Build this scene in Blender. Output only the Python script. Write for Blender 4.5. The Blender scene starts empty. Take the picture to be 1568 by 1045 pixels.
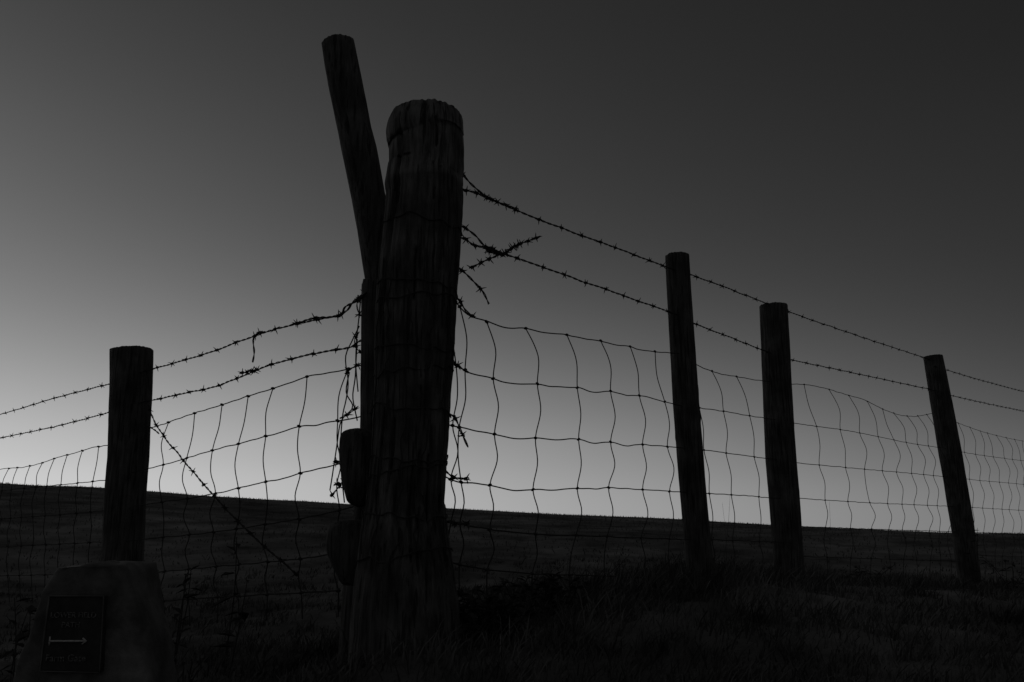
import bpy, math, random
import numpy as np
from mathutils import Vector, noise
random.seed(7); rng=np.random.default_rng(7)
S=bpy.context.scene
F=28/36*1568; PIT=math.radians(12); CH=0.35
fwd=Vector((0,math.cos(PIT),math.sin(PIT))); up=Vector((0,-math.sin(PIT),math.cos(PIT))); rt=Vector((1,0,0))
CAM=Vector((0,0,CH))
def ray(x,y): return fwd+rt*((x-784)/F)+up*((522.5-y)/F)
def WP(x,y,Y):
    d=ray(x,y); return CAM+d*(Y/d.y)
def onplane(x,y,A,B,off=0.0):
    n=Vector((-(B[1]-A[1]),B[0]-A[0],0)).normalized()
    d=ray(x,y); k=((Vector((A[0],A[1],0))-CAM).dot(n)+off)/d.dot(n)
    return CAM+d*k
# ---------------------------------------------------------------- materials
def mat(name,c1,c2,scale=(8,8,8),rough=0.85,bump=0.4,nscale=1.0,detail=8,metal=0.0,bdist=0.01,spec=0.3,zdark=None,big=None,p0=.35,p1=.68,fine=None):
    m=bpy.data.materials.new(name); m.use_nodes=True; nt=m.node_tree; N=nt.nodes; L=nt.links
    b=N['Principled BSDF']; b.inputs['Roughness'].default_value=rough; b.inputs['Metallic'].default_value=metal
    b.inputs['Specular IOR Level'].default_value=spec
    tc=N.new('ShaderNodeTexCoord'); mp=N.new('ShaderNodeMapping'); mp.inputs['Scale'].default_value=scale
    L.new(tc.outputs['Object'],mp.inputs['Vector'])
    n=N.new('ShaderNodeTexNoise'); n.inputs['Scale'].default_value=nscale; n.inputs['Detail'].default_value=detail; n.inputs['Roughness'].default_value=0.65
    L.new(mp.outputs[0],n.inputs['Vector'])
    r=N.new('ShaderNodeValToRGB'); r.color_ramp.elements[0].position=p0; r.color_ramp.elements[1].position=p1
    r.color_ramp.elements[0].color=(c1,c1,c1,1); r.color_ramp.elements[1].color=(c2,c2,c2,1)
    L.new(n.outputs['Fac'],r.inputs[0]); col=r.outputs[0]
    def mul(col,fac):
        mx=N.new('ShaderNodeMix'); mx.data_type='RGBA'; mx.blend_type='MULTIPLY'; mx.inputs[0].default_value=1
        L.new(col,mx.inputs[6]); L.new(fac,mx.inputs[7]); return mx.outputs[2]
    if zdark:   # creosoted / damp part of the post below a ragged line at height zdark
        sp=N.new('ShaderNodeSeparateXYZ'); L.new(tc.outputs['Object'],sp.inputs[0])
        n2=N.new('ShaderNodeTexNoise'); n2.inputs['Scale'].default_value=14; L.new(tc.outputs['Object'],n2.inputs['Vector'])
        ad=N.new('ShaderNodeMath'); ad.operation='MULTIPLY_ADD'; ad.inputs[1].default_value=0.03; L.new(n2.outputs['Fac'],ad.inputs[0]); L.new(sp.outputs[2],ad.inputs[2])
        mr=N.new('ShaderNodeMapRange'); mr.inputs[1].default_value=zdark+0.008; mr.inputs[2].default_value=zdark+0.022; mr.inputs[3].default_value=0.55; mr.inputs[4].default_value=1.0
        L.new(ad.outputs[0],mr.inputs[0]); col=mul(col,mr.outputs[0])
    if big:
        n3=N.new('ShaderNodeTexNoise'); n3.inputs['Scale'].default_value=big; n3.inputs['Detail'].default_value=4; L.new(tc.outputs['Object'],n3.inputs['Vector'])
        mr=N.new('ShaderNodeMapRange'); mr.inputs[1].default_value=.35; mr.inputs[2].default_value=.65; mr.inputs[3].default_value=.55; mr.inputs[4].default_value=1.3
        L.new(n3.outputs['Fac'],mr.inputs[0]); col=mul(col,mr.outputs[0])
    if fine:   # narrow dark drying checks along the grain
        mp2=N.new('ShaderNodeMapping'); mp2.inputs['Scale'].default_value=fine; L.new(tc.outputs['Object'],mp2.inputs['Vector'])
        n4=N.new('ShaderNodeTexNoise'); n4.inputs['Scale'].default_value=1; n4.inputs['Detail'].default_value=6; L.new(mp2.outputs[0],n4.inputs['Vector'])
        mr=N.new('ShaderNodeMapRange'); mr.inputs[1].default_value=.38; mr.inputs[2].default_value=.46; mr.inputs[3].default_value=.25; mr.inputs[4].default_value=1.0
        L.new(n4.outputs['Fac'],mr.inputs[0]); col=mul(col,mr.outputs[0])
    L.new(col,b.inputs['Base Color'])
    bp=N.new('ShaderNodeBump'); bp.inputs['Strength'].default_value=bump; bp.inputs['Distance'].default_value=bdist
    L.new(n.outputs['Fac'],bp.inputs['Height']); L.new(bp.outputs[0],b.inputs['Normal'])
    return m
M_wood=mat('weathered_wood',0.05,0.20,(60,60,7),bump=1.0,bdist=0.02,zdark=WP(650,266,2.05).z-0.015,big=11,fine=(110,110,6))
M_wood2=mat('post_wood',0.025,0.075,(70,70,8),bump=0.8,bdist=0.01,big=9,fine=(130,130,7))
M_wire=mat('dull_wire',0.025,0.05,(90,90,90),rough=0.9,bump=0.1,spec=0.05)
M_grass=mat('grass_blades',0.04,0.13,(5,5,5),rough=1.0,bump=0.0,spec=0.05,big=1.3)
M_ground=mat('field_turf',0.07,0.19,(1.2,1.2,1.2),rough=1.0,bump=1.0,detail=12,bdist=0.15,spec=0.0,big=.25)
M_stone=mat('carved_stone',0.05,0.12,(14,14,14),bump=0.8,bdist=0.01,big=8)
M_plq=mat('plaque_slate',0.025,0.045,(30,30,30),rough=0.8,bump=0.2,bdist=0.003,spec=0.1)
M_let=mat('plaque_lettering',0.05,0.16,(260,260,260),rough=0.8,bump=0.1,bdist=0.002,p0=.42,p1=.58)
M_arw=mat('plaque_arrow_paint',0.25,0.42,(120,120,120),rough=0.8,bump=0.1,bdist=0.002)
M_wplant=mat('dead_weed_leaves',0.02,0.05,(20,20,20),rough=1.0,bump=0.0,spec=0.05)
# ---------------------------------------------------------------- mesh builder
def frames(P):
    T=[]
    for i in range(len(P)):
        a=P[max(0,i-1)]; b=P[min(len(P)-1,i+1)]; t=(b-a)
        T.append(t.normalized() if t.length>1e-9 else Vector((0,0,1)))
    u=T[0].orthogonal().normalized(); out=[]
    for t in T:
        u=(u-t*u.dot(t)); u=u.normalized() if u.length>1e-6 else t.orthogonal().normalized()
        out.append((t,u,t.cross(u)))
    return out
class MB:
    def __init__(s): s.v=[]; s.f=[]
    def tube(s,P,R,n=6):
        if not isinstance(R,(list,tuple)): R=[R]*len(P)
        b=len(s.v); fr=frames(P)
        for p,r,(t,u,w) in zip(P,R,fr):
            for k in range(n):
                a=2*math.pi*k/n; s.v.append(p+u*(r*math.cos(a))+w*(r*math.sin(a)))
        for i in range(len(P)-1):
            for k in range(n):
                k2=(k+1)%n; s.f.append((b+i*n+k,b+i*n+k2,b+(i+1)*n+k2,b+(i+1)*n+k))
        s.f.append(tuple(b+k for k in reversed(range(n)))); s.f.append(tuple(b+(len(P)-1)*n+k for k in range(n)))
    def rings(s,R,captop=True):
        b=len(s.v); n=len(R[0])
        for r in R: s.v.extend(r)
        for i in range(len(R)-1):
            for k in range(n):
                k2=(k+1)%n; s.f.append((b+i*n+k,b+i*n+k2,b+(i+1)*n+k2,b+(i+1)*n+k))
        s.f.append(tuple(b+k for k in reversed(range(n)))); s.f.append(tuple(b+(len(R)-1)*n+k for k in range(n)))
    def obj(s,name,m,smooth=True,parent=None):
        me=bpy.data.meshes.new(name); me.from_pydata([tuple(v) for v in s.v],[],s.f); me.update()
        me.materials.append(m)
        if smooth: me.polygons.foreach_set('use_smooth',[True]*len(me.polygons))
        o=bpy.data.objects.new(name,me); S.collection.objects.link(o)
        if parent: o.parent=parent
        return o
def smooth(P,sub=6):
    out=[]; n=len(P)
    for i in range(n-1):
        p0=P[max(i-1,0)];p1=P[i];p2=P[i+1];p3=P[min(i+2,n-1)]
        for k in range(sub):
            t=k/sub
            out.append(0.5*((2*p1)+(p2-p0)*t+(2*p0-5*p1+4*p2-p3)*t*t+(3*p1-p0-3*p2+p3)*t**3))
    out.append(P[-1]); return out
def resample(P,step):
    out=[P[0]]; acc=0
    for a,b in zip(P,P[1:]):
        l=(b-a).length
        if l<1e-9: continue
        d=step-acc
        while d<=l:
            out.append(a+(b-a)*(d/l)); d+=step
        acc=(acc+l)%step if (acc+l)>=step else acc+l
    out.append(P[-1]); return out
# ---------------------------------------------------------------- posts
def post(rows,Y,name,m,n=64,seed=0,rough=0.03,groove=0.03,sub=0.02,Yb=None,chip=0.004,cracks=0,knots=0,dome=1.0):
    """rows: (pixel y, left, right) silhouette measurements; turned to metres at depth Y"""
    C=[];R=[]
    y0=rows[0][0]; y1=rows[-1][0]
    for (y,a,b) in rows:
        yy=Y if Yb is None else Y+(Yb-Y)*(y-y0)/(y1-y0)
        c=WP((a+b)/2,y,yy); C.append(c); R.append((b-a)/2/F*(c-CAM).dot(fwd))
    Pz=[];Rz=[]
    for i in range(len(C)-1):
        k=max(1,int((C[i]-C[i+1]).length/sub))
        for j in range(k):
            t=j/k; Pz.append(C[i].lerp(C[i+1],t)); Rz.append(R[i]*(1-t)+R[i+1]*t)
    Pz.append(C[-1]);Rz.append(R[-1])
    ax=(Pz[0]-Pz[min(6,len(Pz)-1)]).normalized()
    rr_=random.Random(seed)
    CR=[(rr_.uniform(-math.pi,0),Pz[0].z-rr_.uniform(0,(Pz[0].z-Pz[-1].z)*.75),rr_.uniform(.06,.32),rr_.uniform(.03,.075)) for _ in range(cracks)]
    KN=[(rr_.uniform(-math.pi,0),rr_.uniform(Pz[-1].z,Pz[0].z),rr_.uniform(.012,.024)) for _ in range(knots)]
    rings=[]
    for i in range(len(Pz)-1,-1,-1):
        c=Pz[i]; r=Rz[i]; t=(Pz[max(0,i-1)]-Pz[min(len(Pz)-1,i+1)]).normalized()
        u=Vector((1,0,0)); uu=(u-t*u.dot(t)).normalized(); w=t.cross(uu)
        ring=[]
        for k in range(n):
            a=2*math.pi*k/n; ca,sa=math.cos(a),math.sin(a)
            g=noise.noise(Vector((ca*5+seed,sa*5,c.z*2.2+seed)))
            g2=noise.noise(Vector((ca*1.7+seed,sa*1.7,c.z*5)))
            g3=noise.noise(Vector((ca*17,sa*17+seed,c.z*4)))
            g4=noise.noise(Vector((ca*4,sa*4+seed,c.z*28)))
            rr=r*(1+rough*g2+groove*g*.6+groove*0.5*g3+groove*.3*g4)
            aa=(a+math.pi)%(2*math.pi)-math.pi
            for (ca_,cz,cl,cd) in CR:
                if cz-cl<c.z<cz:
                    wob=ca_+.05*noise.noise(Vector((c.z*9,ca_,0)))
                    e=(cz-c.z)/cl; wd=.045*math.sin(math.pi*min(1,e+.15))**.5 if e<.85 else .03*(1-e)/.15
                    da=abs(aa-wob)
                    if da<wd*1.6: rr-=r*cd*max(0,1-da/(wd*1.6+1e-6))*2
            for (ka,kz,ks) in KN:
                d=math.hypot((aa-ka)*r,c.z-kz)/ks
                if d<2: rr+=ks*.28*math.exp(-d*d*1.5)-ks*.2*math.exp(-d*d*9)
            ring.append(c+uu*(rr*ca)+w*(rr*sa))
        rings.append(ring)
    last=rings[-1]; c=Pz[0]; r=Rz[0]
    zj=[chip*(noise.noise(Vector((math.cos(2*math.pi*k/n)*2+seed,math.sin(2*math.pi*k/n)*2,seed)))+.9*noise.noise(Vector((math.cos(2*math.pi*k/n)*9+seed,math.sin(2*math.pi*k/n)*9,seed)))) for k in range(n)]
    rings[-1]=[p+ax*(zj[k]) for k,p in enumerate(last)]
    for s_,h in ((0.985,0.02),(0.95,0.045),(0.86,0.06),(0.6,0.07),(0.25,0.04),(0.05,0.0)):
        rings.append([c+(p-c)*s_+ax*(r*h*dome+zj[k]*s_) for k,p in enumerate(last)])
    mb=MB(); mb.rings(rings)
    return mb.obj(name,m)
YM,Y2,Y3,Y4,YL=2.1,3.4,4.35,6.6,3.6
main_rows=[(180,600,707),(186,598,709),(196,595,710),(206,592,710),(212,593,710),(219,597,710),(262,596,709),(268,593,707),(285,590,708),(300,592,708),(350,588,706),(400,583,703),(430,580,700),(500,576,696),(560,575,694),(600,573,690),(650,571,688),(700,568,684),(770,560,680),(800,555,684),(850,548,691),(930,538,702),(1010,533,708)]
post(main_rows,YM,'wooden_strainer_post',M_wood,n=220,seed=3,rough=0.03,groove=0.05,sub=0.007,chip=0.006,cracks=30,knots=6)
post([(392,1019,1055),(500,1024,1062),(620,1031,1070),(700,1037,1077),(800,1045,1085),(930,1056,1098)],Y2,'wooden_fence_post',M_wood2,seed=11,n=90,cracks=5,knots=4)
post([(469,1164,1205),(550,1167,1209),(700,1173,1218),(800,1181,1226),(930,1190,1234)],Y3,'wooden_fence_post',M_wood2,seed=23,n=90,cracks=5,knots=4)
post([(546,1415,1442),(600,1424,1453),(700,1440,1472),(800,1457,1489),(930,1474,1506)],Y4,'wooden_fence_post',M_wood2,seed=31,n=60,cracks=3)
post([(537,172,232),(600,171,231),(700,167,226),(750,163,222),(865,158,217),(960,153,213)],YL,'wooden_fence_post',M_wood2,seed=47,n=90,cracks=5,knots=3)
post([(66,493,542),(100,498,549),(140,505,557),(200,518,569),(230,524,577),(300,538,590),(350,548,600),(430,560,612),(560,580,632),(760,606,660)],2.34,'leaning_wooden_pole',M_wood2,seed=61,n=100,Yb=2.45,cracks=8,knots=7)
post([(436,554,604),(540,553,604),(640,552,603),(700,551,603),(775,543,598),(850,532,592),(930,524,585),(1010,518,580)],2.32,'wooden_brace_post',M_wood2,seed=71,n=90,chip=0.012,cracks=6)
def logend(rows,Y,L,name,seed):
    mb=MB()
    outline=[(a,y) for y,a,b in rows]+[(b,y) for y,a,b in reversed(rows)]
    base=[WP(x,y,Y) for x,y in outline]
    cl=resample(smooth(base+[base[0]],5),0.008)[:-1]
    c=sum(cl,Vector())/len(cl)
    rings=[]
    for s_,dy in ((0.05,-0.018),(0.5,-0.015),(0.85,-0.009),(0.97,0.0),(1.0,0.012),(1.0,L*0.5),(0.97,L)):
        rings.append([c+(p-c)*(s_*(1+0.03*noise.noise(p*40+Vector((seed,dy*20,0)))))+Vector((0.25*max(dy,0),dy,0)) for p in cl])
    mb.rings(rings); return mb.obj(name,M_wood2)
logend([(655,533,545),(660,524,556),(675,519,564),(700,518,568),(730,522,570),(760,528,566),(774,535,556)],2.14,0.42,'rail_log',1)
logend([(797,518,545),(804,505,560),(820,499,566),(840,498,570),(862,505,570),(885,516,566),(897,527,556)],2.12,0.42,'rail_log',5)
# ---------------------------------------------------------------- fence wires
def xy(px,Y,py=650):
    p=WP(px,py,Y); return (p.x,p.y)
A0=xy(640,YM); A1=xy(1053,Y2); A2=xy(1194,Y3); A3=xy(1449,Y4)
A4=(A3[0]+0.9*3.2,A3[1]+3.2)
B0=xy(600,YM+0.1); B1=xy(198,YL); B2=(B1[0]+(B1[0]-B0[0])*1.6,B1[1]+(B1[1]-B0[1])*1.6)
segR=[(A0,A1),(A1,A2),(A2,A3),(A3,A4)]; segL=[(B0,B1),(B1,B2)]
def px(pts,seg,off=0.0): return [onplane(x,y,seg[0],seg[1],off) for x,y in pts]
barb=MB()
def barb_at(p,t,sc=1.3):
    u=t.orthogonal().normalized(); w=t.cross(u); a0=random.random()*6.28
    coil=[p+t*(0.0055*(k/10-0.5)*2)*sc+(u*math.cos(a0+k*1.25)+w*math.sin(a0+k*1.25))*0.0034*sc for k in range(11)]
    barb.tube(coil,0.0014*sc,5)
    for k in range(4):
        a=a0+k*math.pi/2+random.uniform(-.4,.4); d=(u*math.cos(a)+w*math.sin(a)+t*random.uniform(-.5,.5)).normalized()
        q=p+t*random.uniform(-.004,.004)
        l=random.uniform(0.010,0.016)*sc
        barb.tube([q,q+d*l*0.6,q+d*l],[0.0015*sc,0.0013*sc,0.0005],5)
def barbed(P,spacing=0.14,r=0.0018,sub=8,jit=0.0015,barbs=True,start=0.03):
    C=resample(smooth(P,sub),0.009)
    C=[p+Vector((noise.noise(p*9),noise.noise(p*9+Vector((5,0,0))),noise.noise(p*9+Vector((0,7,0)))))*jit*2 for p in C]
    fr=frames(C)
    for ph in (0,math.pi):
        Q=[]
        for i,(p,(t,u,w)) in enumerate(zip(C,fr)):
            a=ph+i*0.75; Q.append(p+(u*math.cos(a)+w*math.sin(a))*r*1.05)
        barb.tube(Q,r,5)
    if barbs:
        nxt=start; acc=0
        for i in range(1,len(C)):
            acc+=(C[i]-C[i-1]).length
            if acc>=nxt:
                barb_at(C[i],fr[i][0]); nxt+=spacing*random.uniform(.9,1.1)
barbed(px([(700,262),(710,270),(722,283),(745,301),(780,318),(840,342),(930,375),(1040,416)],segR[0]),start=0.02,spacing=0.13)
barbed(px([(702,284),(712,292),(730,296),(752,306),(790,320)],segR[0],0.01),spacing=0.05)
barbed(px([(1037,414),(1110,440),(1190,472)],segR[1]),spacing=0.155)
barbed(px([(1185,470),(1300,510),(1430,553)],segR[2]),spacing=0.17)
barbed(px([(1430,561),(1500,582),(1568,600),(1660,622)],segR[3]),spacing=0.19)
barbed(px([(700,345),(712,350),(728,362),(742,377),(765,386),(790,395),(850,416),(940,448),(1040,483)],segR[0]),spacing=0.13)
barbed(px([(1040,487),(1100,510),(1190,545)],segR[1]),spacing=0.155)
barbed(px([(1190,547),(1300,570),(1440,600)],segR[2]),spacing=0.17)
barbed(px([(1440,602),(1500,616),(1568,630),(1660,648)],segR[3]),spacing=0.19)
barbed(px([(738,377),(752,387),(772,388),(790,376),(806,370),(828,362)],segR[0],0.01),spacing=0.045)
barbed(px([(700,364),(712,366),(725,376),(745,381),(762,390),(742,400),(722,410)],segR[0],-0.01),spacing=0.05)
barbed(px([(742,377),(757,383),(768,391),(780,383),(795,374)],segR[0],-0.012),spacing=0.025)
barbed(px([(696,405),(712,418),(728,434),(740,447),(749,465)],segR[0]),spacing=0.09)
barbed(px([(693,452),(703,460),(712,475),(722,484)],segR[0]),spacing=0.06)
barbed(px([(690,548),(700,560),(716,570)],segR[0],-0.02),spacing=0.05)
barbed(px([(685,632),(697,640),(706,660),(716,685)],segR[0],-0.02),spacing=0.06)
barbed(px([(682,722),(695,732),(716,734)],segR[0],-0.02),spacing=0.05)
barbed(px([(684,800),(700,803),(716,802)],segR[0],-0.02),spacing=0.05)
barbed(px([(570,443),(553,453),(540,463),(520,482),(450,497),(397,512),(330,537),(280,552),(215,571)],segL[0]),spacing=0.14)
barbed(px([(562,448),(545,462),(528,470),(518,484),(480,488),(445,498)],segL[0],0.02),spacing=0.12)
barbed(px([(405,508),(394,511),(388,520),(389,540),(386,555)],segL[0],0.01),spacing=0.2)
barbed(px([(570,518),(550,522),(530,533),(455,547),(390,568),(330,592),(280,603),(210,618)],segL[0]),spacing=0.14)
barbed(px([(398,566),(380,569),(367,571)],segL[0],0.01),spacing=0.04,start=0.02)
barbed(px([(205,577),(168,588),(90,608),(0,635),(-60,652)],segL[1]),spacing=0.2)
barbed(px([(205,621),(168,631),(90,652),(0,671),(-60,683)],segL[1]),spacing=0.2)
barbed(px([(227,620),(234,640),(245,660),(285,710),(325,757),(372,806),(420,850),(455,880)],segL[0],-0.02),spacing=0.11)
barbed(px([(222,650),(236,658),(243,664)],segL[0],-0.02),barbs=False)
net=MB()
def netwire(P,r=0.0021,wig=0.003,sub=6):
    C=resample(smooth(P,sub),0.015)
    C=[p+Vector((noise.noise(p*14)*wig*0.5,noise.noise(p*14+Vector((9,0,0)))*wig*0.5,noise.noise(p*14+Vector((0,3,0)))*wig)) for p in C]
    net.tube(C,r,5)
for P in ([(552,455),(549,490),(546,520),(545,560),(548,600)],[(550,500),(538,525),(529,548),(533,585),(530,612),(524,640),(521,700),(527,770)],[(547,520),(544,575),(540,610),(547,645)],[(535,570),(530,600),(540,625),(522,645),(515,690),(505,752)]):
    netwire(px(P,segL[0],0.0))
for P,sp in (([(548,452),(546,470),(551,485)],.05),([(550,508),(543,520),(548,535),(556,540)],.04),([(552,556),(540,563),(530,572)],.05),([(548,622),(535,632),(520,640)],.05),([(510,707),(522,708),(535,709)],.04),([(512,742),(524,739),(536,738)],.04),([(524,738),(516,750),(508,760)],.05)):
    barbed(px(P,segL[0],-0.03),spacing=sp,start=0.012,r=.0013)
barb.obj('barbed_wire',M_wire)
def knot(p,s=1.1):
    a=random.uniform(-.5,.5)
    d=Vector((math.cos(a)*.7,math.cos(a)*.5,math.sin(a))).normalized()
    net.tube([p-d*0.007*s,p-d*0.004*s,p,p+d*0.004*s,p+d*0.007*s],[0.001,0.0036*s,0.0044*s,0.0036*s,0.001],6)
def do_net(H,cols,seg,shift,bow,off=0.0):
    for h in H: netwire(px(h,seg,off))
    for ci,cx in enumerate(cols):
        P=[]; prev=None
        for k,h in enumerate(H):
            if isinstance(cx,(list,tuple)): x=cx[k] if k<len(cx) else cx[-1]+random.uniform(-3,3)
            else: x=cx+shift[k]+random.uniform(-2,2)
            hx=[q[0] for q in h]; hy=[q[1] for q in h]
            if hx[0]>hx[-1]: hx=hx[::-1];hy=hy[::-1]
            y=float(np.interp(x,hx,hy))
            if prev:
                bb=bow*random.uniform(.5,1.3)*(1 if k%2==0 or random.random()<.75 else -.5)
                P.append((prev[0]*.5+x*.5+bb,prev[1]*.5+y*.5))
            P.append((x,y)); prev=(x,y)
            knot(px([(x,y)],seg,off)[0])
        P.append((P[-1][0]+random.uniform(-3,3),P[-1][1]+40))
        netwire(px(P,seg,off),r=0.0019,wig=0.002)
H0=[[(690,447),(700,466),(718,483),(745,493),(775,502),(805,503),(835,510),(868,513),(895,519),(920,522),(943,529),(965,531),(985,537),(1045,542)],
    [(685,552),(700,560),(720,571),(755,580),(790,588),(823,588),(850,593),(884,594),(910,601),(935,599),(958,606),(979,606),(1045,622)],
    [(680,648),(700,654),(728,660),(757,665),(790,672),(820,671),(850,674),(886,673),(910,679),(935,677),(960,683),(984,681),(1050,687)],
    [(680,730),(700,738),(750,743),(785,751),(816,750),(850,751),(884,748),(910,749),(932,747),(984,750),(1060,755)],
    [(685,798),(750,811),(820,818),(884,820),(935,822),(1060,827)],
    [(690,862),(750,873),(820,879),(884,881),(1070,888)]]
C0=[[704,712,703,706,704],[745,755,757,750,750,746],[805,823,820,816,820,815],[868,884,886,884,882,872],[920,935,935,932,930,925],[965,979,984,984,982,985],[1003,1018,1022,1025,1025,1028],[693,698,693,690]]
do_net(H0,C0,segR[0],None,8)
H1=[[(1045,548),(1068,560),(1100,572),(1128,577),(1150,581),(1190,586)],[(1055,620),(1072,625),(1108,630),(1148,637),(1190,643)],[(1060,687),(1112,694),(1155,700),(1200,705)],[(1065,755),(1120,758),(1162,761),(1210,765)],[(1070,826),(1230,832)],[(1080,870),(1230,880)]]
do_net(H1,[[1090,1108,1112,1120,1122,1124],[1128,1148,1155,1162,1163,1165],[1062,1071,1078,1086,1090]],segR[1],None,4)
H2=[[(1190,584),(1210,588),(1232,589),(1250,592),(1275,598),(1300,606),(1322,612),(1350,626),(1375,635),(1395,638),(1415,636),(1440,630)],[(1195,645),(1216,648),(1250,653),(1300,660),(1350,670),(1400,680),(1450,687)],[(1200,707),(1260,713),(1350,721),(1455,731)],[(1205,762),(1260,766),(1350,771),(1465,776)],[(1210,806),(1350,811),(1475,815)],[(1215,852),(1480,860)]]
do_net(H2,[1232,1270,1301,1328,1350,1370,1389,1406,1421],segR[2],[0,17,24,30,33,35],6)
H3=[[(1445,638),(1462,646),(1500,660),(1530,668),(1568,676),(1650,690)],[(1450,688),(1500,697),(1568,706),(1650,716)],[(1460,731),(1500,736),(1568,742),(1650,750)],[(1465,776),(1568,782),(1650,786)],[(1475,815),(1568,818),(1650,822)],[(1480,850),(1650,856)]]
do_net(H3,[1468,1484,1499,1513,1527,1540,1552,1564,1576,1590],segR[3],[0,10,16,20,22,24],4)
HL=[[(570,552),(550,560),(530,566),(500,572),(470,577),(445,586),(418,595),(380,607),(340,620),(298,633),(258,647),(205,664)],
    [(570,632),(548,640),(515,645),(485,651),(458,653),(430,662),(407,668),(365,680),(325,690),(285,702),(250,712),(200,724)],
    [(565,700),(530,708),(500,716),(460,725),(430,734),(407,738),(365,748),(330,756),(285,764),(205,775)],
    [(560,772),(500,786),(460,795),(407,803),(330,815),(200,828)],
    [(540,842),(460,856),(330,868),(200,880)],[(520,905),(330,915),(200,925)]]
CL=[[470,458,460,458,460],[418,407,407,406,410],[380,365,365,362,366],[340,325,330,327,331],[298,286,287,290,289],[258,250,248,250,252],[533,517,522,520]]
do_net(HL,CL,segL[0],None,-6)
HL2=[[(200,672),(165,682),(140,686),(115,694),(90,700),(65,709),(40,715),(20,717),(0,719),(-60,730)],[(200,728),(165,735),(100,742),(0,752),(-60,758)],[(200,778),(100,788),(0,795),(-60,800)],[(200,828),(0,838),(-60,842)],[(200,878),(0,882),(-60,884)]]
do_net(HL2,[152,128,104,83,64,46,28,12,-4,-20,-36],segL[1],[0,-10,-12,-14,-15],-3)
# netting wrapped round strainer post
yy_=[r[0] for r in main_rows]
def mainc(yp):
    a=np.interp(yp,yy_,[r[1] for r in main_rows]); b=np.interp(yp,yy_,[r[2] for r in main_rows])
    c=WP((a+b)/2,yp,YM); return c,(b-a)/2/F*(c-CAM).dot(fwd)
for k,yp in enumerate([352,446,466,540,575,632,704,722,790,850]):
    c,r=mainc(yp); tl=random.uniform(-.06,.06); P=[]
    for j in range(49):
        an=2*math.pi*j/48
        P.append(c+Vector((math.cos(an)*(r+.003),math.sin(an)*(r+.003),tl*math.cos(an)*r*3+0.02*noise.noise(Vector((math.cos(an)*2.5,math.sin(an)*2.5,k))))))
    net.tube(P,0.0017,5)
for an in (-2.6,-2.15,-1.6,-1.1,-0.5):
    P=[]
    for yp in range(440,860,14):
        c,r=mainc(yp); a2=an+0.25*noise.noise(Vector((yp*.03,an*5,0)))
        P.append(c+Vector((math.cos(a2),math.sin(a2),0))*(r+.003))
    net.tube(P,0.0015,5)
net.obj('wire_mesh_netting',M_wire)
# ---------------------------------------------------------------- terrain
rp=[(0,740),(100,744),(200,751),(320,760),(440,767),(560,773),(700,780),(900,790),(1046,796),(1160,803),(1230,808),(1300,811),(1440,816),(1568,818)]
az=[];tn=[]
for x,y in rp:
    d=ray(x,y); az.append(math.atan2(d.x,d.y)); tn.append(d.z/math.hypot(d.x,d.y))
az=[-math.pi,-1.4]+az+[1.4,math.pi]; tn=[-0.03,0.035]+tn+[-0.04,-0.03]
ctrl=[(-.23,2.1,-.33),(.3,2.5,-.29),(.74,3.4,-.29),(1.46,4.35,-.40),(3.4,6.6,-.62),(-1.7,3.6,-.78),(-1.05,1.9,-.56),(0,1,-.37),(1,1.5,-.36),(2,2.5,-.40),(-1,1,-.52),(0,0,-.38),(0,-3,-.4),(-3.5,5.7,-.9),(0,7,-.75),(-5,9,-.9),(4,4,-.5),(5,9,-.85),(-4,2,-.8),(-.7,2.3,-.47),(2.4,5.4,-.50)]
def H(X,Y):
    X=np.asarray(X,float);Y=np.asarray(Y,float)
    W=0;Z=0
    for a,b,c in ctrl:
        w=1/((X-a)**2+(Y-b)**2+0.08)**1.7; W=W+w; Z=Z+w*c
    near=Z/W
    near=near+0.018*np.sin(X*7.3+1.2*np.sin(Y*5))*np.sin(Y*6.1+X*2)+0.012*np.sin(X*15+2)*np.sin(Y*13+X*5)
    r=np.hypot(X,Y); a=np.arctan2(X,Y); t=np.interp(a,az,tn)
    s=np.clip((r-5)/23,0,1); s=s*s*(3-2*s)
    RR=30
    far=np.where(r<RR,t*r,t*RR-0.10*(r-RR))
    far=np.maximum(far,-30-0.002*r)
    und=(0.02*np.sin(X*.9+Y*.35)*np.sin(Y*.7)+.012*np.sin(X*2.3+Y)*np.sin(X*.41+1))*np.clip((r-6)/10,0,1)*(r<60)
    return CH+near*(1-s)+far*s+und
nr,na=190,540
rad=np.concatenate([[0.0],0.25*np.exp(np.linspace(0,math.log(900/0.25),nr-1))])
verts=[(0,0,float(H(0,0)))]
ang=np.linspace(0,2*math.pi,na,endpoint=False)
for r in rad[1:]:
    X=r*np.sin(ang);Y=r*np.cos(ang);Z=H(X,Y)
    verts.extend(zip(X.tolist(),Y.tolist(),Z.tolist()))
faces=[(0,1+(k+1)%na,1+k) for k in range(na)]
for i in range(nr-2):
    b=1+i*na
    for k in range(na):
        k2=(k+1)%na; faces.append((b+k,b+k2,b+na+k2,b+na+k))
g=MB(); g.v=verts; g.f=faces; go=g.obj('ground',M_ground)
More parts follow.
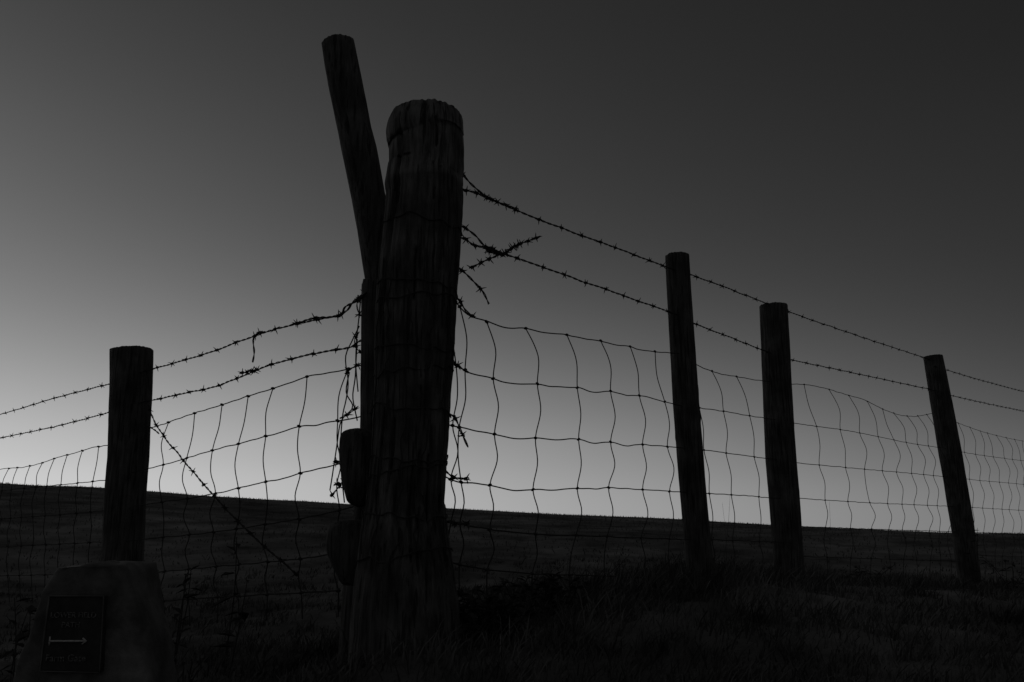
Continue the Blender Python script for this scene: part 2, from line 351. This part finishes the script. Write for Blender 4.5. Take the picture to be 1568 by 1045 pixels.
# ---------------------------------------------------------------- grass
def blades(cx,cy,h,w,lean,name,bias=(0,0)):
    n=len(cx); z=H(cx,cy)-0.005
    th=rng.uniform(0,2*math.pi,n); ld=rng.uniform(0,2*math.pi,n); le=lean*rng.uniform(.2,1.2,n)*h
    dx,dy=np.cos(th)*w/2,np.sin(th)*w/2; lx,ly=np.cos(ld)*le+bias[0]*h,np.sin(ld)*le+bias[1]*h
    V=np.zeros((n,7,3))
    for i,(s,hh,ww) in enumerate(((0,0,1),(.25,.45,.9),(.6,.8,.6))):
        V[:,2*i,0]=cx-dx*ww+lx*s; V[:,2*i,1]=cy-dy*ww+ly*s; V[:,2*i,2]=z+h*hh
        V[:,2*i+1,0]=cx+dx*ww+lx*s; V[:,2*i+1,1]=cy+dy*ww+ly*s; V[:,2*i+1,2]=z+h*hh
    V[:,6,0]=cx+lx;V[:,6,1]=cy+ly;V[:,6,2]=z+h*np.where(rng.random(n)<.5,1.0,.85)
    b=np.arange(n)*7
    q=np.stack([b,b+1,b+3,b+2,b+2,b+3,b+5,b+4],1).reshape(-1,4); t=np.stack([b+4,b+5,b+6],1)
    me=bpy.data.meshes.new(name)
    me.vertices.add(n*7); me.vertices.foreach_set('co',V.reshape(-1))
    nl=q.size+t.size; me.loops.add(nl); me.loops.foreach_set('vertex_index',np.concatenate([q.reshape(-1),t.reshape(-1)]).astype(np.int32))
    me.polygons.add(len(q)+len(t))
    ls=np.concatenate([np.arange(len(q))*4,len(q)*4+np.arange(len(t))*3]).astype(np.int32)
    me.polygons.foreach_set('loop_start',ls)
    me.update(calc_edges=True); me.validate(); me.materials.append(M_grass)
    o=bpy.data.objects.new(name,me); S.collection.objects.link(o); return o
X=[];Y=[];Hh=[]
nt=4200
R_=0.75*np.exp(rng.uniform(0,1,nt)**0.8*math.log(10/0.75)); T_=rng.uniform(-0.8,0.8,nt)
for r,t in zip(R_,T_):
    tx,ty=r*math.sin(t),r*math.cos(t)
    k=int(rng.integers(12,26)); sp=rng.uniform(.015,.05)*(1+r*.12)
    hh=rng.uniform(.02,.06)*(1.0 if r>1.3 else .6)
    X.append(tx+rng.normal(0,sp,k));Y.append(ty+rng.normal(0,sp,k));Hh.append(hh*rng.uniform(.5,1.4,k))
for _ in range(420):
    s=rng.uniform(0,1)
    seg=segR[min(2,int(rng.integers(0,3)))]; tx=seg[0][0]*(1-s)+seg[1][0]*s+rng.normal(0,.12); ty=seg[0][1]*(1-s)+seg[1][1]*s+rng.normal(0,.12)
    k=22; hh=rng.uniform(.05,.11)
    X.append(tx+rng.normal(0,.035,k));Y.append(ty+rng.normal(0,.035,k));Hh.append(hh*rng.uniform(.4,1.3,k))
X=np.concatenate(X);Y=np.concatenate(Y);Hh=np.concatenate(Hh)
W=0.0024+0.0007*np.hypot(X,Y)
blades(X,Y,Hh,W,0.9,'grass',(.25,-.1))
n=16000; r=rng.uniform(10,31,n);t=rng.uniform(-.75,.75,n)
blades(r*np.sin(t),r*np.cos(t),rng.uniform(.02,.055,n),np.full(n,.014),0.7,'field_grass')
# ---------------------------------------------------------------- weeds
def weed(name,bx,by,Yd,h,nst,nleaf,spread,leaf=0.03):
    mb=MB(); p0=WP(bx,by,Yd); z0=float(H(p0.x,p0.y)); base=Vector((p0.x,p0.y,z0))
    for s in range(nst):
        a=random.uniform(0,6.28); top=base+Vector((math.cos(a)*spread*random.random(),math.sin(a)*spread*random.random(),h*random.uniform(.6,1)))
        b=base+Vector((random.uniform(-.02,.02),random.uniform(-.02,.02),-.01)); mid=(b+top)/2+Vector((random.uniform(-.02,.02),0,.02))
        P=smooth([b,mid,top],6); mb.tube(P,[0.0026*(1-.6*i/len(P)) for i in range(len(P))],5)
        for l in range(nleaf):
            q=P[random.randint(3,len(P)-1)]; a=random.uniform(0,6.28); el=random.uniform(-.3,.9)
            d=Vector((math.cos(a)*math.cos(el),math.sin(a)*math.cos(el),math.sin(el))); L=leaf*random.uniform(.6,1.3)
            sd=d.cross(Vector((0,0,1))).normalized()*L*.22; k=len(mb.v); drop=Vector((0,0,-L*.25))
            mb.v+= [q,q+d*L*.45+sd,q+d*L+drop,q+d*L*.45-sd]; mb.f.append((k,k+1,k+2,k+3))
    return mb.obj(name,M_wplant,smooth=False)
weed('weed_plant',352,960,2.6,0.40,2,7,.05,.06)
weed('weed_plant',275,960,2.7,0.32,3,7,.06,.05)
weed('weed_plant',30,950,2.8,0.32,3,8,.08,.05)
weed('thistle_plant',765,930,2.15,0.17,20,18,.16,.03)
weed('thistle_plant',722,930,2.15,0.13,10,14,.10,.03)
weed('thistle_plant',850,930,2.5,0.13,14,14,.18,.03)
weed('weed_plant',1497,890,6.2,0.55,2,7,.12,.05)
weed('weed_plant',1545,890,6.2,0.28,6,9,.3,.05)
weed('weed_plant',1330,900,5.0,0.18,10,9,.3,.04)
st=MB()
for (x0,y0,x1,y1) in ((1104,880,1118,757),(1112,880,1106,770),(1268,890,1270,768)):
    a=WP(x0,y0,4.6);b=WP(x1,y1,4.6);P=smooth([a,(a+b)/2+Vector((.01,0,0)),b],6);st.tube(P,[.0012*(1-.7*i/len(P)) for i in range(len(P))],5)
st.obj('grass_stalks',M_grass)
# ---------------------------------------------------------------- stone way-marker
YS=1.9
root=bpy.data.objects.new('stone_waymarker',None); S.collection.objects.link(root)
rows=[(864,150,216),(866,114,219),(872,108,221),(890,96,225),(905,89,229),(935,79,235),(960,70,240),(1010,52,248),(1060,40,255),(1120,30,262),(1180,26,268)]
rows=rows[::-1]; dense=[]
for i in range(len(rows)-1):
    k=max(1,int(abs(rows[i][0]-rows[i+1][0])/5))
    for j in range(k): dense.append(tuple(rows[i][q]+(rows[i+1][q]-rows[i][q])*j/k for q in range(3)))
dense.append(rows[-1])
R=[];n=120
for y,a,b in dense:
    c=WP((a+b)/2,y,YS); rx=(b-a)/2/F*(c-CAM).dot(fwd); ry=0.085
    ring=[]
    for k in range(n):
        an=2*math.pi*k/n; ca,sa=math.cos(an),math.sin(an); e=2/9
        p=c+Vector((math.copysign(abs(ca)**e,ca)*rx,math.copysign(abs(sa)**e,sa)*ry,0))
        nn=noise.noise(p*11)*.008+noise.noise(p*35)*.004
        p=p+Vector((ca,sa,0))*nn; ring.append(p)
    R.append(ring)
c=sum(R[-1],Vector())/n
for s_,h in ((.93,.002),(.6,.003),(.1,.003)): R.append([c+(p-c)*s_+Vector((0,0,h+noise.noise(p*20)*.006)) for p in R[-1]])
mb=MB(); mb.rings(R); mb.obj('stone_body',M_stone,parent=root)
YPl=YS-0.1
q=[WP(x,y,YPl) for x,y in ((76,913),(159,913),(153,1030),(61,1028))]
mb=MB(); mb.v=[*q]+[p+Vector((0,.02,0)) for p in q]; mb.f=[(0,3,2,1),(4,5,6,7),(0,1,5,4),(1,2,6,5),(2,3,7,6),(3,0,4,7)]
pl=mb.obj('plaque',M_plq,smooth=False,parent=root)
bv=pl.modifiers.new('b','BEVEL'); bv.width=.003; bv.segments=2
fr_=MB(); fr_.tube([p+Vector((0,-.001,0)) for p in (q[0],q[1],q[2],q[3],q[0])],0.0018,6); fr_.obj('plaque_rim',M_stone,parent=root)
def text(s,xp,yp,size):
    cu=bpy.data.curves.new('t','FONT'); cu.body=s; cu.size=size; cu.extrude=0.0008; cu.align_x='CENTER'
    o=bpy.data.objects.new('t',cu); S.collection.objects.link(o); bpy.context.view_layer.update()
    me=bpy.data.meshes.new_from_object(o.evaluated_get(bpy.context.evaluated_depsgraph_get())); bpy.data.objects.remove(o)
    me.materials.clear(); me.materials.append(M_let)
    o=bpy.data.objects.new('lettering',me); S.collection.objects.link(o); o.parent=root
    o.location=WP(xp,yp,YPl-.0015); o.rotation_euler=(math.radians(90),0,0)
text('LOWER FIELD',112,946,.0160); text('PATH',108,961,.0160); text('Farm Gate',100,1013,.020)
ar=MB(); a=WP(76,982,YPl-.002); b=WP(132,982,YPl-.002)
ar.tube([a,b],.0022,6); ar.tube([a+Vector((0,0,.009)),a,a+Vector((0,0,-.009))],.0018,6); ar.tube([b+Vector((-.008,0,.006)),b,b+Vector((-.008,0,-.006))],.0018,6)
ar.obj('arrow_line',M_arw,parent=root)
# ---------------------------------------------------------------- world
w=bpy.data.worlds.new('World'); S.world=w; w.use_nodes=True; nt_=w.node_tree; N=nt_.nodes; L=nt_.links
bg=N['Background']
def math_(op,a,b=None,c=None,clamp=False):
    m=N.new('ShaderNodeMath'); m.operation=op; m.use_clamp=clamp
    for i,v in enumerate((a,b,c)):
        if v is None: continue
        if isinstance(v,(int,float)): m.inputs[i].default_value=v
        else: L.new(v,m.inputs[i])
    return m.outputs[0]
tc=N.new('ShaderNodeTexCoord'); sp=N.new('ShaderNodeSeparateXYZ'); L.new(tc.outputs['Generated'],sp.inputs[0])
el=math_('MULTIPLY',math_('ARCSINE',sp.outputs[2]),180/math.pi)
azn=math_('MULTIPLY',math_('ARCTAN2',sp.outputs[0],sp.outputs[1]),180/math.pi)
ex=math_('DIVIDE',math_('ADD',el,5),60,clamp=True)
def curve(pts):
    fc=N.new('ShaderNodeFloatCurve'); c=fc.mapping.curves[0]
    P=[((e+5)/60,v/255) for e,v in pts]
    c.points[0].location=P[0]; c.points[1].location=P[-1]
    for p in P[1:-1]: c.points.new(*p)
    for p in c.points: p.handle_type='AUTO_CLAMPED'
    fc.mapping.update(); L.new(ex,fc.inputs['Value']); return fc.outputs[0]
vL=curve([(-5,206),(1,206),(3.5,193),(7,168),(11,140),(15,118),(19,102),(23,90),(30,72),(40,56),(55,45)])
vC=curve([(-5,170),(0,168),(3.7,151),(8.3,121),(13,94),(17.7,76),(22.3,66),(27,59),(31,54),(35,50),(55,42)])
vR=curve([(-5,120),(0,118),(3,102),(7,80),(11,65),(15,56),(19,51),(23,47),(30,41),(55,36)])
t=math_('DIVIDE',azn,34); t=math_('MINIMUM',math_('MAXIMUM',t,-1.25),1.25)
wl=math_('MULTIPLY',math_('MULTIPLY',t,math_('SUBTRACT',t,1)),.5)
wr=math_('MULTIPLY',math_('MULTIPLY',t,math_('ADD',t,1)),.5)
wc=math_('SUBTRACT',1,math_('MULTIPLY',t,t))
v=math_('ADD',math_('ADD',math_('MULTIPLY',vL,wl),math_('MULTIPLY',vC,wc)),math_('MULTIPLY',vR,wr))
mr=N.new('ShaderNodeMapRange'); mr.interpolation_type='SMOOTHSTEP'; mr.inputs[1].default_value=55; mr.inputs[2].default_value=120
L.new(math_('ABSOLUTE',azn),mr.inputs[0])
back=0.325
v=math_('ADD',math_('MULTIPLY',v,math_('SUBTRACT',1,mr.outputs[0])),math_('MULTIPLY',mr.outputs[0],back))
lin=math_('POWER',math_('MAXIMUM',v,0.02),2.25)
sky=N.new('ShaderNodeTexSky'); sky.sky_type='NISHITA'; sky.sun_disc=False; sky.sun_elevation=math.radians(1); sky.sun_rotation=math.radians(-48)
bw=N.new('ShaderNodeRGBToBW'); L.new(sky.outputs[0],bw.inputs[0])
tot=math_('ADD',lin,math_('MULTIPLY',bw.outputs[0],0.001))
L.new(tot,bg.inputs['Color']); bg.inputs['Strength'].default_value=1.0
sd=bpy.data.lights.new('sun','SUN'); sd.energy=0.01; sd.angle=math.radians(0.5); sd.color=(1,.97,.93)
so=bpy.data.objects.new('sun',sd); S.collection.objects.link(so)
dirv=Vector((math.sin(math.radians(-48)),math.cos(math.radians(-48)),math.tan(math.radians(3))))
so.rotation_euler=dirv.to_track_quat('Z','Y').to_euler()
# ---------------------------------------------------------------- camera
cd=bpy.data.cameras.new('camera'); cd.lens=28; cd.sensor_width=36; cd.clip_start=.02; cd.clip_end=5000
co=bpy.data.objects.new('camera',cd); S.collection.objects.link(co); co.location=CAM; co.rotation_euler=(math.radians(102),0,0); S.camera=co
S.view_settings.view_transform='Standard'; S.view_settings.look='None'; S.view_settings.exposure=0
